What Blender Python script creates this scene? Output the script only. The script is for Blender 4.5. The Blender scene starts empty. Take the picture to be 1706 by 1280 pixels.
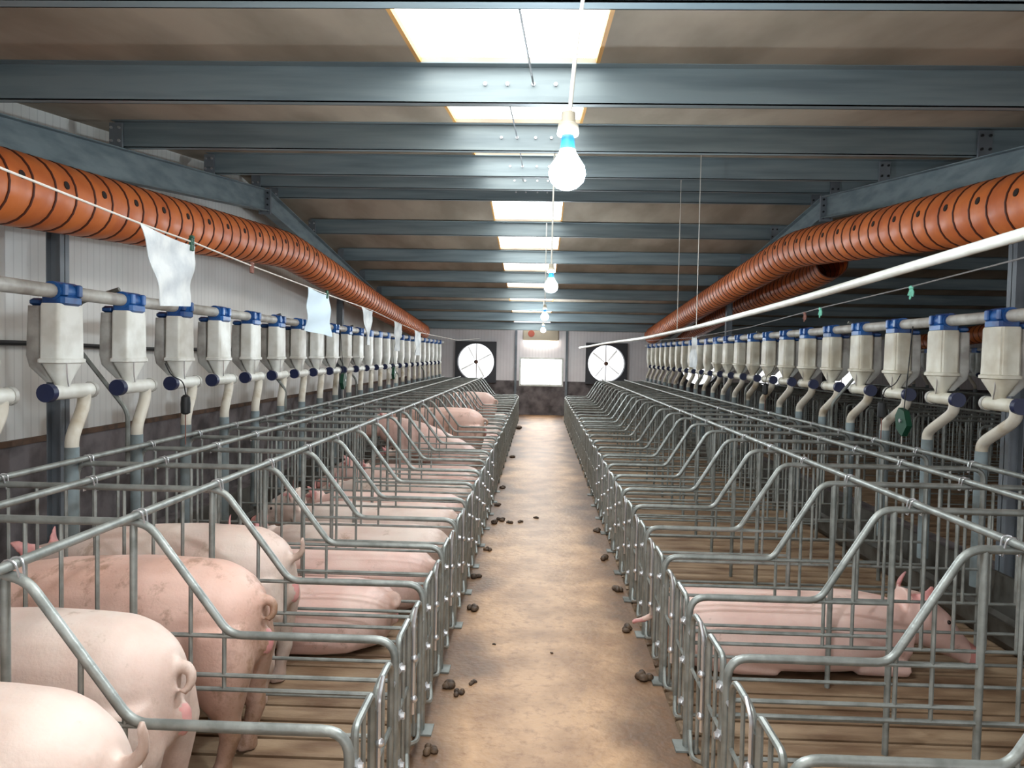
import bpy, bmesh, math, random
from mathutils import Vector, Matrix
random.seed(7)
sc = bpy.context.scene
C = sc.collection
PI = math.pi

# ------------------------------------------------------------ camera, world, exposure
F, CAMH, ROLL = 1281.0, 1.65, math.radians(1.1)
vx, vy = 898 - 853, 640 - 591                    # where the aisle's direction meets the picture
cr, sr = math.cos(ROLL), math.sin(ROLL)
ux, uy = vx * cr - vy * sr, vx * sr + vy * cr
yaw, pitch = math.atan2(ux, F), -math.atan2(uy, math.hypot(F, ux))
fwd = Vector((-math.sin(yaw) * math.cos(pitch), math.cos(yaw) * math.cos(pitch), math.sin(pitch)))
rgt = Vector((math.cos(yaw), math.sin(yaw), 0)); up = rgt.cross(fwd)
r2, u2 = rgt * cr + up * sr, -rgt * sr + up * cr
cam_d = bpy.data.cameras.new('camera'); cam = bpy.data.objects.new('camera', cam_d); C.objects.link(cam)
cam.matrix_world = Matrix(((r2.x, u2.x, -fwd.x, 0), (r2.y, u2.y, -fwd.y, 0), (r2.z, u2.z, -fwd.z, CAMH), (0, 0, 0, 1)))
cam_d.sensor_fit = 'HORIZONTAL'; cam_d.sensor_width = 36; cam_d.lens = 36 * F / 1706
cam_d.clip_start = 0.05; cam_d.clip_end = 300
sc.camera = cam
w = bpy.data.worlds.new('sky'); sc.world = w; w.use_nodes = True
w.node_tree.nodes['Background'].inputs[0].default_value = (0.93, 0.96, 1.0, 1)
w.node_tree.nodes['Background'].inputs[1].default_value = 1.5
sc.view_settings.view_transform = 'Standard'; sc.view_settings.look = 'None'
sc.view_settings.gamma = 1; sc.view_settings.use_curve_mapping = False
sc.view_settings.exposure = 0.45
sc.cycles.use_denoising = True
sc.cycles.max_bounces = 8; sc.cycles.diffuse_bounces = 5; sc.cycles.glossy_bounces = 3
sc.cycles.sample_clamp_indirect = 6
SKYLIGHT, BULB = 4.6, 560.0

# ------------------------------------------------------------ materials
def lin(c): return tuple(((x / 255) / 12.92 if x / 255 <= .04045 else ((x / 255 + .055) / 1.055) ** 2.4) for x in c) + (1,)
def mat(name, rgb, rough=.6, metal=0, rgb2=None, scale=6, amt=.5, bump=0, bscale=40, spec=.5, stretch=None, lo=.4, hi=.65, sss=0):
    m = bpy.data.materials.new(name); m.use_nodes = True; nt = m.node_tree; b = nt.nodes['Principled BSDF']
    b.inputs['Base Color'].default_value = lin(rgb); b.inputs['Roughness'].default_value = rough; b.inputs['Metallic'].default_value = metal
    b.inputs['Specular IOR Level'].default_value = spec
    tc = nt.nodes.new('ShaderNodeTexCoord'); mp = nt.nodes.new('ShaderNodeMapping')
    nt.links.new(tc.outputs['Object'], mp.inputs[0])
    oi = nt.nodes.new('ShaderNodeObjectInfo'); mm = nt.nodes.new('ShaderNodeMath'); mm.operation = 'MULTIPLY'; mm.inputs[1].default_value = 37
    nt.links.new(oi.outputs['Random'], mm.inputs[0]); nt.links.new(mm.outputs[0], mp.inputs['Location'])
    if stretch: mp.inputs['Scale'].default_value = stretch
    if rgb2:
        n = nt.nodes.new('ShaderNodeTexNoise'); n.inputs['Scale'].default_value = scale; n.inputs['Detail'].default_value = 5
        r = nt.nodes.new('ShaderNodeMapRange'); r.inputs[1].default_value = lo; r.inputs[2].default_value = hi; r.inputs[4].default_value = amt * 2 if amt < .5 else 1
        mx = nt.nodes.new('ShaderNodeMix'); mx.data_type = 'RGBA'
        mx.inputs[6].default_value = lin(rgb); mx.inputs[7].default_value = lin(rgb2)
        nt.links.new(mp.outputs[0], n.inputs[0]); nt.links.new(n.outputs[0], r.inputs[0]); nt.links.new(r.outputs[0], mx.inputs[0]); nt.links.new(mx.outputs[2], b.inputs['Base Color'])
    if bump:
        n2 = nt.nodes.new('ShaderNodeTexNoise'); n2.inputs['Scale'].default_value = bscale; bp = nt.nodes.new('ShaderNodeBump'); bp.inputs['Strength'].default_value = bump; bp.inputs['Distance'].default_value = .01
        nt.links.new(mp.outputs[0], n2.inputs[0]); nt.links.new(n2.outputs[0], bp.inputs['Height']); nt.links.new(bp.outputs[0], b.inputs['Normal'])
    if sss:
        b.inputs['Subsurface Weight'].default_value = sss; b.inputs['Subsurface Radius'].default_value = (.03, .012, .008)
    return m
def emit(name, rgb, s):
    m = bpy.data.materials.new(name); m.use_nodes = True; nt = m.node_tree; nt.nodes.clear()
    e = nt.nodes.new('ShaderNodeEmission'); o = nt.nodes.new('ShaderNodeOutputMaterial')
    e.inputs[0].default_value = rgb + (1,); e.inputs[1].default_value = s; nt.links.new(e.outputs[0], o.inputs[0]); return m

M = {}
M['galv'] = mat('galvanised pipe', (150, 154, 150), .45, .5, (124, 128, 124), 14, .5, .15, 60)
M['galv_dark'] = mat('weathered galvanised pipe', (128, 132, 128), .55, .5, (92, 92, 86), 10, .5)
M['bolt'] = mat('bright zinc', (215, 215, 218), .3, .8)
M['steel'] = mat('painted roof steel', (130, 144, 148), .5, .15, (106, 120, 126), 3, .5, .05, 20, stretch=(.3, 1, 4))
M['steel_dark'] = mat('grey column steel', (120, 126, 132), .5, .15, (100, 106, 112), 3)
M['white_pvc'] = mat('white plastic', (226, 228, 222), .4, 0, (205, 205, 196), 8)
M['ivory'] = mat('ivory plastic', (216, 214, 200), .42, 0, (186, 178, 158), 5)
M['greypvc'] = mat('grey plastic pipe', (186, 186, 180), .45, 0, (150, 146, 140), 9)
M['cream_pvc'] = mat('stained cream pipe', (200, 194, 180), .45, 0, (164, 146, 118), 7, .5, lo=.5, hi=.75)
M['bluegrey_pvc'] = mat('blue grey pipe', (128, 142, 146), .5, 0, (104, 112, 112), 7)
M['blue'] = mat('blue plastic', (30, 92, 160), .35, 0, (18, 60, 120), 9)
M['navy'] = mat('navy plastic', (14, 26, 66), .4)
M['orange'] = mat('orange duct sheet', (214, 118, 58), .42, 0, (194, 100, 50), 5, .5, .25, 14)
M['orange_band'] = mat('dark duct band', (74, 34, 22), .6)
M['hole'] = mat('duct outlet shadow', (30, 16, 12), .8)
M['cloth'] = mat('white cloth', (206, 210, 210), .85, 0, (180, 186, 190), 9, .5, .4, 30)
M['blue_cloth'] = mat('pale blue cloth', (188, 204, 214), .85)
M['cord'] = mat('cord', (200, 196, 188), .8)
M['grey_cord'] = mat('grey cord', (120, 118, 118), .8)
M['green'] = mat('green plastic', (14, 66, 46), .5)
M['mint'] = mat('mint ribbon', (120, 200, 176), .7)
M['black'] = mat('black rubber', (22, 24, 26), .5)
M['brown_tie'] = mat('brown tie', (130, 90, 80), .8)
M['dung'] = mat('dung', (52, 38, 26), .7, 0, (84, 62, 40), 20)
M['beige'] = mat('beige enamel', (200, 186, 160), .5)
M['red'] = mat('red enamel', (196, 96, 70), .5)
M['trough'] = mat('worn trough', (84, 82, 76), .6, .2, (56, 50, 42), 6)
M['fan_dark'] = mat('fan housing', (66, 66, 70), .6, .2)
M['fan_hub'] = mat('fan hub', (108, 74, 56), .6)
M['fan_blade'] = mat('fan blade', (232, 226, 216), .4, .1)
M['ceiling'] = mat('foam ceiling board', (164, 152, 136), .8, 0, (136, 125, 110), 2.2, .5, .25, 12, stretch=(1, .35, 1))
M['glow_pane'] = emit('daylight through roof sheet', (1, 1, .97), SKYLIGHT)
M['pane_frame'] = mat('yellowed sheet edge', (214, 160, 84), .6)
M['bulb'] = emit('lit bulb', (.82, .93, 1), BULB)
M['window_light'] = emit('daylight in far window', (1, 1, 1), 12)
M['tube_light'] = emit('lit tube', (1, .98, .94), 8)

def skin(name, a, b_, c_, dirt=.62, soil=.35):
    m = mat(name, a, .55, 0, b_, 3.0, .5, .12, 90, sss=.12, lo=.42, hi=.62)
    nt = m.node_tree; b = nt.nodes['Principled BSDF']; src = b.inputs['Base Color'].links[0].from_socket
    mp = [n for n in nt.nodes if n.type == 'MAPPING'][0]
    n = nt.nodes.new('ShaderNodeTexNoise'); n.inputs['Scale'].default_value = 6.5; n.inputs['Detail'].default_value = 8; n.inputs['Roughness'].default_value = .7
    r = nt.nodes.new('ShaderNodeMapRange'); r.inputs[1].default_value = dirt; r.inputs[2].default_value = dirt + .1; r.inputs[4].default_value = .6
    mx = nt.nodes.new('ShaderNodeMix'); mx.data_type = 'RGBA'; mx.inputs[7].default_value = lin(c_)
    nt.links.new(mp.outputs[0], n.inputs[0]); nt.links.new(n.outputs[0], r.inputs[0]); nt.links.new(r.outputs[0], mx.inputs[0])
    nt.links.new(src, mx.inputs[6])
    # dried manure round the hindquarters and hocks (ragged patches on the animal itself)
    tc = [q for q in nt.nodes if q.type == 'TEX_COORD'][0]; sx = nt.nodes.new('ShaderNodeSeparateXYZ'); nt.links.new(tc.outputs['Object'], sx.inputs[0])
    ma = nt.nodes.new('ShaderNodeMath'); ma.operation = 'MULTIPLY_ADD'; ma.inputs[1].default_value = .28; nt.links.new(sx.outputs[2], ma.inputs[0]); nt.links.new(sx.outputs[0], ma.inputs[2])
    mb = nt.nodes.new('ShaderNodeMath'); mb.operation = 'MULTIPLY_ADD'; mb.inputs[1].default_value = .45; nt.links.new(n.outputs[0], mb.inputs[0]); nt.links.new(ma.outputs[0], mb.inputs[2])
    rs = nt.nodes.new('ShaderNodeMapRange'); rs.inputs[1].default_value = .46; rs.inputs[2].default_value = .34; rs.inputs[3].default_value = 0; rs.inputs[4].default_value = soil
    m2 = nt.nodes.new('ShaderNodeMix'); m2.data_type = 'RGBA'; m2.inputs[7].default_value = lin((128, 96, 70))
    nt.links.new(mb.outputs[0], rs.inputs[0]); nt.links.new(rs.outputs[0], m2.inputs[0]); nt.links.new(mx.outputs[2], m2.inputs[6]); nt.links.new(m2.outputs[2], b.inputs['Base Color']); return m
M['skin_pale'] = skin('pale sow skin', (217, 199, 188), (208, 182, 170), (150, 120, 94), .58)
M['skin_pink'] = skin('pink sow skin', (228, 198, 187), (217, 180, 169), (150, 116, 96), .6)
M['skin_dirty'] = skin('soiled sow skin', (216, 180, 166), (200, 160, 144), (132, 102, 78), .54, .9)
M['ear'] = mat('sow ear', (214, 158, 152), .5, 0, (188, 122, 122), 8, sss=.3)
M['snout'] = mat('sow snout', (206, 140, 132), .5)
M['soil'] = mat('soiled skin', (150, 108, 84), .6, 0, (112, 82, 62), 18)
M['eye'] = mat('sow eye', (30, 22, 20), .2)

def concrete_aisle():
    m = mat('aisle concrete', (184, 146, 108), .5, 0, (150, 114, 80), 3.5, .5, .35, 30, spec=.35)
    nt = m.node_tree; b = nt.nodes['Principled BSDF']; src = b.inputs['Base Color'].links[0].from_socket
    tc = [n for n in nt.nodes if n.type == 'TEX_COORD'][0]
    # dark manure film spreading in from both gates, ragged edge
    sx = nt.nodes.new('ShaderNodeSeparateXYZ'); nt.links.new(tc.outputs['Object'], sx.inputs[0])
    c = nt.nodes.new('ShaderNodeMath'); c.operation = 'SUBTRACT'; c.inputs[1].default_value = .075
    a = nt.nodes.new('ShaderNodeMath'); a.operation = 'ABSOLUTE'
    n = nt.nodes.new('ShaderNodeTexNoise'); n.inputs['Scale'].default_value = 1.7; n.inputs['Detail'].default_value = 6
    s = nt.nodes.new('ShaderNodeMath'); s.operation = 'MULTIPLY_ADD'; s.inputs[1].default_value = .85
    nt.links.new(sx.outputs[0], c.inputs[0]); nt.links.new(c.outputs[0], a.inputs[0])
    nt.links.new(tc.outputs['Object'], n.inputs[0]); nt.links.new(n.outputs[0], s.inputs[0]); nt.links.new(a.outputs[0], s.inputs[2])
    r = nt.nodes.new('ShaderNodeMapRange'); r.inputs[1].default_value = .70; r.inputs[2].default_value = .94; r.inputs[4].default_value = .85
    nt.links.new(s.outputs[0], r.inputs[0])
    mx = nt.nodes.new('ShaderNodeMix'); mx.data_type = 'RGBA'; mx.inputs[7].default_value = lin((84, 62, 46))
    nt.links.new(r.outputs[0], mx.inputs[0]); nt.links.new(src, mx.inputs[6])
    n3 = nt.nodes.new('ShaderNodeTexNoise'); n3.inputs['Scale'].default_value = 15; n3.inputs['Detail'].default_value = 8; n3.inputs['Roughness'].default_value = .75
    r3 = nt.nodes.new('ShaderNodeMapRange'); r3.inputs[1].default_value = .5; r3.inputs[2].default_value = .68; r3.inputs[4].default_value = .7
    m3 = nt.nodes.new('ShaderNodeMix'); m3.data_type = 'RGBA'; m3.inputs[7].default_value = lin((122, 84, 56))
    nt.links.new(tc.outputs['Object'], n3.inputs[0]); nt.links.new(n3.outputs[0], r3.inputs[0]); nt.links.new(r3.outputs[0], m3.inputs[0])
    nt.links.new(mx.outputs[2], m3.inputs[6]); nt.links.new(m3.outputs[2], b.inputs['Base Color']); return m
M['aisle'] = concrete_aisle()
M['slat'] = mat('stained concrete slat', (152, 128, 102), .6, 0, (108, 82, 60), 2.5, .5, .3, 30, stretch=(1, 2.5, 1))
M['pit'] = mat('slurry pit', (26, 20, 15), .6)
M['brick'] = mat('dirty lower wall', (118, 110, 110), .85, 0, (74, 68, 68), 4, .5, .4, 14)
def ribbed(name, rgb, rgb2, axis):
    m = mat(name, rgb, .5, .1, rgb2, 1.2, .5)
    nt = m.node_tree; b = nt.nodes['Principled BSDF']; tc = [n for n in nt.nodes if n.type == 'TEX_COORD'][0]
    wv = nt.nodes.new('ShaderNodeTexWave'); wv.bands_direction = axis; wv.inputs['Scale'].default_value = 3.6; wv.wave_profile = 'SAW'
    bp = nt.nodes.new('ShaderNodeBump'); bp.inputs['Strength'].default_value = .35; bp.inputs['Distance'].default_value = .012
    nt.links.new(tc.outputs['Object'], wv.inputs[0]); nt.links.new(wv.outputs[0], bp.inputs['Height']); nt.links.new(bp.outputs[0], b.inputs['Normal'])
    src = b.inputs['Base Color'].links[0].from_socket; r = nt.nodes.new('ShaderNodeMapRange'); r.inputs[1].default_value = .82; r.inputs[2].default_value = .95; r.inputs[4].default_value = .2
    mx = nt.nodes.new('ShaderNodeMix'); mx.data_type = 'RGBA'; mx.inputs[7].default_value = lin((120, 118, 114))     # groove shade put into the colour to bring out the ribs
    nt.links.new(wv.outputs[0], r.inputs[0]); nt.links.new(r.outputs[0], mx.inputs[0]); nt.links.new(src, mx.inputs[6]); nt.links.new(mx.outputs[2], b.inputs['Base Color']); return m
M['panel_y'] = ribbed('ribbed white panel', (232, 232, 228), (218, 216, 210), 'Y')
M['panel_x'] = ribbed('ribbed white end panel', (236, 230, 230), (224, 216, 216), 'X')
M['brown_trim'] = mat('rusty sill', (104, 78, 60), .8, 0, (70, 56, 46), 9)

# ------------------------------------------------------------ mesh building
class MB:
    def __init__(s): s.v = []; s.f = []; s.mi = []; s.cur = 0
    def add(s, vs, fs):
        o = len(s.v); s.v += [tuple(p) for p in vs]; s.f += [tuple(i + o for i in f) for f in fs]; s.mi += [s.cur] * len(fs); return s
    def box(s, a, b):
        x0, y0, z0 = a; x1, y1, z1 = b
        return s.add([(x0,y0,z0),(x1,y0,z0),(x1,y1,z0),(x0,y1,z0),(x0,y0,z1),(x1,y0,z1),(x1,y1,z1),(x0,y1,z1)],
                     [(3,2,1,0),(4,5,6,7),(0,1,5,4),(1,2,6,5),(2,3,7,6),(3,0,4,7)])
    def bbox(s, a, b, e=.006):
        """box with chamfered vertical and horizontal edges (lofted)"""
        x0,y0,z0=a; x1,y1,z1=b; e=min(e,(x1-x0)/3,(y1-y0)/3,(z1-z0)/3)
        def ring(z,i):
            X0,Y0,X1,Y1=x0+i,y0+i,x1-i,y1-i
            return [(X0+e,Y0,z),(X1-e,Y0,z),(X1,Y0+e,z),(X1,Y1-e,z),(X1-e,Y1,z),(X0+e,Y1,z),(X0,Y1-e,z),(X0,Y0+e,z)]
        return s.loft([ring(z0,e),ring(z0+e,0),ring(z1-e,0),ring(z1,e)])
    def loft(s, rings, caps=True):
        n = len(rings[0]); vs = [p for r in rings for p in r]; fs = []
        for i in range(len(rings) - 1):
            for j in range(n): fs.append((i*n+j, i*n+(j+1)%n, (i+1)*n+(j+1)%n, (i+1)*n+j))
        if caps: fs.append(tuple(range(n-1, -1, -1))); fs.append(tuple((len(rings)-1)*n + j for j in range(n)))
        return s.add(vs, fs)
    def tube(s, pts, r, seg=8, closed=False, caps=True):
        pts = [Vector(p) for p in pts]; rr = r if isinstance(r, (list, tuple)) else [r] * len(pts)
        t0 = (pts[1] - pts[0]).normalized(); ref = Vector((0, 0, 1)) if abs(t0.z) < .9 else Vector((1, 0, 0))
        nrm = t0.cross(ref).normalized(); rings = []
        for i, p in enumerate(pts):
            if closed: t = (pts[(i+1) % len(pts)] - pts[i-1]).normalized()
            else:
                a = pts[max(i-1, 0)]; b = pts[min(i+1, len(pts)-1)]; t = (b - a).normalized()
            nrm = (nrm - t * nrm.dot(t)).normalized(); bn = t.cross(nrm)
            rings.append([p + (nrm * math.cos(2*PI*k/seg) + bn * math.sin(2*PI*k/seg)) * rr[i] for k in range(seg)])
        if closed: rings.append(rings[0]); return s.loft(rings, False)
        return s.loft(rings, caps)
    def sphere(s, c, r, n=10, m=8):
        rx, ry, rz = (r, r, r) if not isinstance(r, (tuple, list)) else r
        rings = [[(c[0]+rx*math.sin(PI*i/m)*math.cos(2*PI*j/n), c[1]+ry*math.sin(PI*i/m)*math.sin(2*PI*j/n), c[2]-rz*math.cos(PI*i/m)) for j in range(n)] for i in range(1, m)]
        o = MB().loft(rings)
        return s.add(o.v, o.f)
    def mesh(s, name, mats, smooth=True):
        me = bpy.data.meshes.new(name); me.from_pydata(s.v, [], s.f)
        for m in (mats if isinstance(mats, (list, tuple)) else [mats]): me.materials.append(M[m] if isinstance(m, str) else m)
        if s.cur or any(s.mi): me.polygons.foreach_set('material_index', s.mi)
        if smooth:
            me.polygons.foreach_set('use_smooth', [len(f) < 5 for f in s.f])
            try: me.set_sharp_from_angle(angle=math.radians(40))
            except Exception: pass
        me.update(); return me
def rnd(pts, r=.05, n=5):
    """polyline with its corners rounded"""
    pts = [Vector(p) for p in pts]; out = [pts[0]]; R_ = r
    for i, (a, b, c) in enumerate(zip(pts, pts[1:], pts[2:])):
        r = R_[i] if isinstance(R_, (list, tuple)) else R_
        d1 = min(r, (a-b).length*.49); d2 = min(r, (c-b).length*.49)
        p, q = b + (a-b).normalized()*d1, b + (c-b).normalized()*d2
        for i in range(n + 1):
            t = i / n; out.append(p*(1-t)**2 + b*2*t*(1-t) + q*t*t)
    return out + [pts[-1]]
def link(name, me, parent=None, loc=None):
    o = bpy.data.objects.new(name, me); C.objects.link(o)
    if parent: o.parent = parent
    if loc: o.location = loc
    return o
def obj(name, mb, mats, parent=None, smooth=True, loc=None): return link(name, mb.mesh(name, mats, smooth), parent, loc)
def empty(name, loc=(0,0,0)):
    o = bpy.data.objects.new(name, None); o.empty_display_size = .1; C.objects.link(o); o.location = loc; return o
def tag(o, label, cat, group=None):
    o['label'] = label; o['category'] = cat
    if group: o['group'] = group
    return o
def struct(o): o['kind'] = 'structure'; return o
def dup(root, loc=None, label=None, group=None, rotz=None):
    r = root.copy(); C.objects.link(r)
    if loc is not None: r.location = loc
    if rotz is not None: r.rotation_euler = (0, 0, rotz)
    if label: r['label'] = label
    if group: r['group'] = group
    for ch in list(root.children):
        c = ch.copy(); C.objects.link(c); c.parent = r
        for g in list(ch.children):
            d = g.copy(); C.objects.link(d); d.parent = c
    return r
ORD = ['nearest','second','third','fourth','fifth','sixth','seventh','eighth','ninth','tenth','eleventh','twelfth','thirteenth','fourteenth','fifteenth','sixteenth','seventeenth','eighteenth','nineteenth','twentieth',
       'twenty-first','twenty-second','twenty-third','twenty-fourth','twenty-fifth','twenty-sixth','twenty-seventh','twenty-eighth','twenty-ninth','thirtieth']
def ordw(i): return 'nearest to the viewer' if i == 0 else ORD[i] + ' from the near end'

# ------------------------------------------------------------ the building
YEND, YNEAR, RIDGE = 21.0, -4.0, 9.13
XL, XR = -3.65, 12.5
def ceil(y): return 2.728 + .1129*y if y < RIDGE else 3.759 - .117*(y - RIDGE)
SX0, SX1 = -.68, .29                         # the skylight strip
fl = obj('floor', MB().box((-.50, YNEAR, -.12), (.65, YEND, 0)), 'aisle'); struct(fl)
def slats(x0, x1):
    m = MB(); y = YNEAR
    while y < YEND - .1:
        m.bbox((x0, y, -.1), (x1, y + .122, -.002), .008); y += .15
    return m
struct(obj('floor_slats_left', slats(-2.75, -.505), 'slat', smooth=False))
struct(obj('floor_slats_right', slats(.655, 3.0), 'slat', smooth=False))
struct(obj('floor_slats_outer', slats(3.85, XR), 'slat', smooth=False))
struct(obj('floor_walkway_left', MB().box((XL, YNEAR, -.12), (-2.76, YEND, 0)), 'brick'))
struct(obj('floor_walkway_right', MB().box((3.01, YNEAR, -.12), (3.84, YEND, 0)), 'brick'))
struct(obj('floor_pit', MB().box((XL, YNEAR, -.6), (XR, YEND, -.5)), 'pit'))

# ceiling: two pitches of foam board left and right of the skylight strip
def slab(m, x0, x1, y0, y1, t=.08, drop=0):
    n = 2
    a, b = ceil(y0) - drop, ceil(y1) - drop
    m.add([(x0,y0,a),(x1,y0,a),(x1,y1,b),(x0,y1,b),(x0,y0,a+t),(x1,y0,a+t),(x1,y1,b+t),(x0,y1,b+t)],
          [(0,1,2,3),(7,6,5,4),(0,4,5,1),(1,5,6,2),(2,6,7,3),(3,7,4,0)])
cm = MB()
for x0, x1 in ((XL-.05, SX0), (SX1, XR)):
    slab(cm, x0, x1, YNEAR, RIDGE); slab(cm, x0, x1, RIDGE, YEND)
slab(cm, SX0, SX1, 8.75, RIDGE); slab(cm, SX0, SX1, RIDGE, 9.55)
struct(obj('ceiling', cm, 'ceiling', smooth=False))
bays = [(YNEAR, -.6), (-.4, 1.05), (1.2, 2.53), (2.67, 4.15), (4.3, 5.85), (6.0, 7.55), (7.7, 8.75), (9.55, 11.0), (11.15, 12.6), (12.75, 14.15), (14.3, 15.65), (15.8, 17.1), (17.25, 18.55), (18.7, 20.0)]
for i, (y0, y1) in enumerate(bays):
    g = MB(); slab(g, SX0 + .02, SX1 - .02, y0 + .0, y1, .01, -.03)
    p = obj('window_%d' % (i + 2), g, 'glow_pane', smooth=False); struct(p)
    g = MB(); slab(g, SX0, SX0 + .02, y0, y1, .06, 0); slab(g, SX1 - .02, SX1, y0, y1, .06, 0)
    struct(obj('trim_%d' % (i + 10), g, 'pane_frame', smooth=False))
g = MB()
for (y0, y1) in zip([b[1] for b in bays if b[1] not in (8.75,)], [b[0] for b in bays[1:] if b[0] != 9.55]): slab(g, SX0, SX1, y0, y1, .06, 0)
struct(obj('ceiling_strips', g, 'ceiling', smooth=False))

# left gable wall
m = MB(); m.cur = 0
def lw(z0f, z1f, mb, x0=XL-.08, x1=XL):
    ys = [YNEAR, RIDGE, YEND]
    for a, b in zip(ys, ys[1:]):
        z0a, z0b, z1a, z1b = z0f(a), z0f(b), z1f(a), z1f(b)
        mb.add([(x0,a,z0a),(x1,a,z0a),(x1,b,z0b),(x0,b,z0b),(x0,a,z1a),(x1,a,z1a),(x1,b,z1b),(x0,b,z1b)],
               [(3,2,1,0),(4,5,6,7),(0,1,5,4),(1,2,6,5),(2,3,7,6),(3,0,4,7)])
lw(lambda y: .97, lambda y: ceil(y), m); struct(obj('wall_left', m, 'panel_y', smooth=False))
m = MB(); lw(lambda y: -.1, lambda y: .95, m, XL-.16, XL+.02); struct(obj('wall_left_lower', m, 'brick', smooth=False))
struct(obj('baseboard_left', MB().box((XL-.05, YNEAR, .945), (XL+.035, YEND, .985)), 'brown_trim', smooth=False))
# far wall with the window and fan openings
FANS = [(-1.72, 1.42), (1.83, 1.44), (4.35, 1.42), (6.25, 1.4), (8.2, 1.38)]
def wallgrid(mb, x0, x1, z0, z1, holes, y0, y1):
    xs = sorted({x0, x1} | {h[0] for h in holes} | {h[1] for h in holes}); zs = sorted({z0, z1} | {h[2] for h in holes} | {h[3] for h in holes})
    xs = [x for x in xs if x0 <= x <= x1]; zs = [z for z in zs if z0 <= z <= z1]
    for a, b in zip(xs, xs[1:]):
        for c, d in zip(zs, zs[1:]):
            cx, cz = (a+b)/2, (c+d)/2
            if any(h[0] < cx < h[1] and h[2] < cz < h[3] for h in holes): continue
            mb.box((a, y0, c), (b, y1, d))
holes = [(x-.52, x+.52, z-.52, z+.52) for x, z in FANS] + [(-.48, .62, .84, 1.52)]
m = MB(); wallgrid(m, XL, XR, .93, 2.36, holes, YEND, YEND+.1); struct(obj('wall_far', m, 'panel_x', smooth=False))
m = MB(); wallgrid(m, XL, XR, -.5, .93, holes, YEND-.02, YEND+.14); struct(obj('wall_far_lower', m, 'brick', smooth=False))
struct(obj('window_1', MB().box((-.48, YEND+.06, .84), (.62, YEND+.07, 1.52)), 'window_light', smooth=False))
m = MB(); wallgrid(m, -.53, .67, .79, 1.57, [(-.48, .62, .84, 1.52)], YEND-.03, YEND+.05); struct(obj('trim_1', m, 'white_pvc', smooth=False))
m = MB(); m.box((-.66, YEND-.1, 0), (-.6, YEND-.02, 2.3)); struct(obj('trim_2', m, 'steel_dark', smooth=False))
m = MB(); m.box((.72, YEND-.1, 0), (.78, YEND-.02, 2.3)); struct(obj('trim_3', m, 'steel_dark', smooth=False))
m = MB(); lw(lambda y: 0, lambda y: ceil(y), m, XR, XR+.1); struct(obj('wall_right', m, 'panel_y', smooth=False))

# purlins: Z sections across the shed
def zsec(x0, x1, y, h=.2, fl=.06, t=.006, d=1):
    zt = ceil(y); m = MB(); zb = zt - h
    m.box((x0, y, zb), (x1, y+t, zt)); m.box((x0, y, zb), (x1, y+fl*d if d > 0 else y+t, zb+t)) if d > 0 else m.box((x0, y-fl, zb), (x1, y+t, zb+t))
    m.box((x0, y-fl, zt-t-.004), (x1, y+t, zt-.004)); m.box((x0, y+fl-.006, zb), (x1, y+fl, zb+.018))
    return m
PUR = [2.6, 4.2, 5.92, 7.6, 8.85, 9.45, 11.05, 12.67, 14.22, 15.72, 17.15, 18.6, 20.05]
for i, y in enumerate(PUR):
    r = empty('roof_purlin', (0, y, 0))
    where = ('first' if i == 0 else ORD[i]) + ' from the near end'
    extra = ', just short of the ridge' if i == 4 else ', just past the ridge' if i == 5 else ''
    tag(r, 'grey steel roof purlin, ' + where + extra, 'beam', 'roof purlins')
    b = zsec(-3.32, XR-.05, y); o = obj('beam', b, 'steel', r, smooth=False, loc=(0, -y, 0))
    for px in (-.32, -.2, -.06, .06):
        if i < 6:
            c = MB().tube([(px, -.014, ceil(y)-.1), (px, 0, ceil(y)-.1)], .011, 6); obj('bolt', c, 'bolt', r)
    for side in (-3.3, 3.28):
        c = MB(); c.box((side-.05, -.03, ceil(y)-.215), (side+.05, -.006, ceil(y)-.02)); bo = obj('bracket', c, 'steel_dark', r, smooth=False)
        if i < 7:
            for dx in (-.03, .03):
                for dz in (.06, .16): obj('bolt', MB().tube([(side+dx, -.045, ceil(y)-dz), (side+dx, -.03, ceil(y)-dz)], .011, 6), 'black' if side > 0 else 'bolt', bo)
# rafters and columns of the two steel frames
def rafter(x, label):
    r = empty('steel_rafter', (x, RIDGE, 0)); tag(r, label, 'beam', 'steel rafters')
    for (a, b, nm) in ((YNEAR, RIDGE, 'near_half'), (RIDGE, YEND-.05, 'far_half')):
        m = MB()
        def pr(x0, x1, ta, tb):
            za, zb = ceil(a) - .21, ceil(b) - .21
            m.add([(x0,a-RIDGE,za-tb),(x1,a-RIDGE,za-tb),(x1,b-RIDGE,zb-tb),(x0,b-RIDGE,zb-tb),(x0,a-RIDGE,za-ta),(x1,a-RIDGE,za-ta),(x1,b-RIDGE,zb-ta),(x0,b-RIDGE,zb-ta)],
                  [(3,2,1,0),(4,5,6,7),(0,1,5,4),(1,2,6,5),(2,3,7,6),(3,0,4,7)])
        pr(-.06, .06, 0, .008); pr(-.004, .004, .008, .242); pr(-.06, .06, .242, .25)
        obj(nm, m, 'steel', r, smooth=False)
    m = MB(); m.box((-.07, -.02, ceil(RIDGE)-.5), (.07, .02, ceil(RIDGE)-.2)); pl = obj('ridge_plate', m, 'steel_dark', r, smooth=False)
    for dx in (-.04, .04):
        for dz in (.25, .32, .39, .46): obj('bolt', MB().tube([(dx, -.035, ceil(RIDGE)-dz), (dx, -.02, ceil(RIDGE)-dz)], .012, 6), 'black', pl)
    return r
rafter(-3.3, 'grey steel rafter climbing to the ridge above the left orange duct')
rafter(3.3, 'grey steel rafter climbing to the ridge above the right orange ducts')
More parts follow.
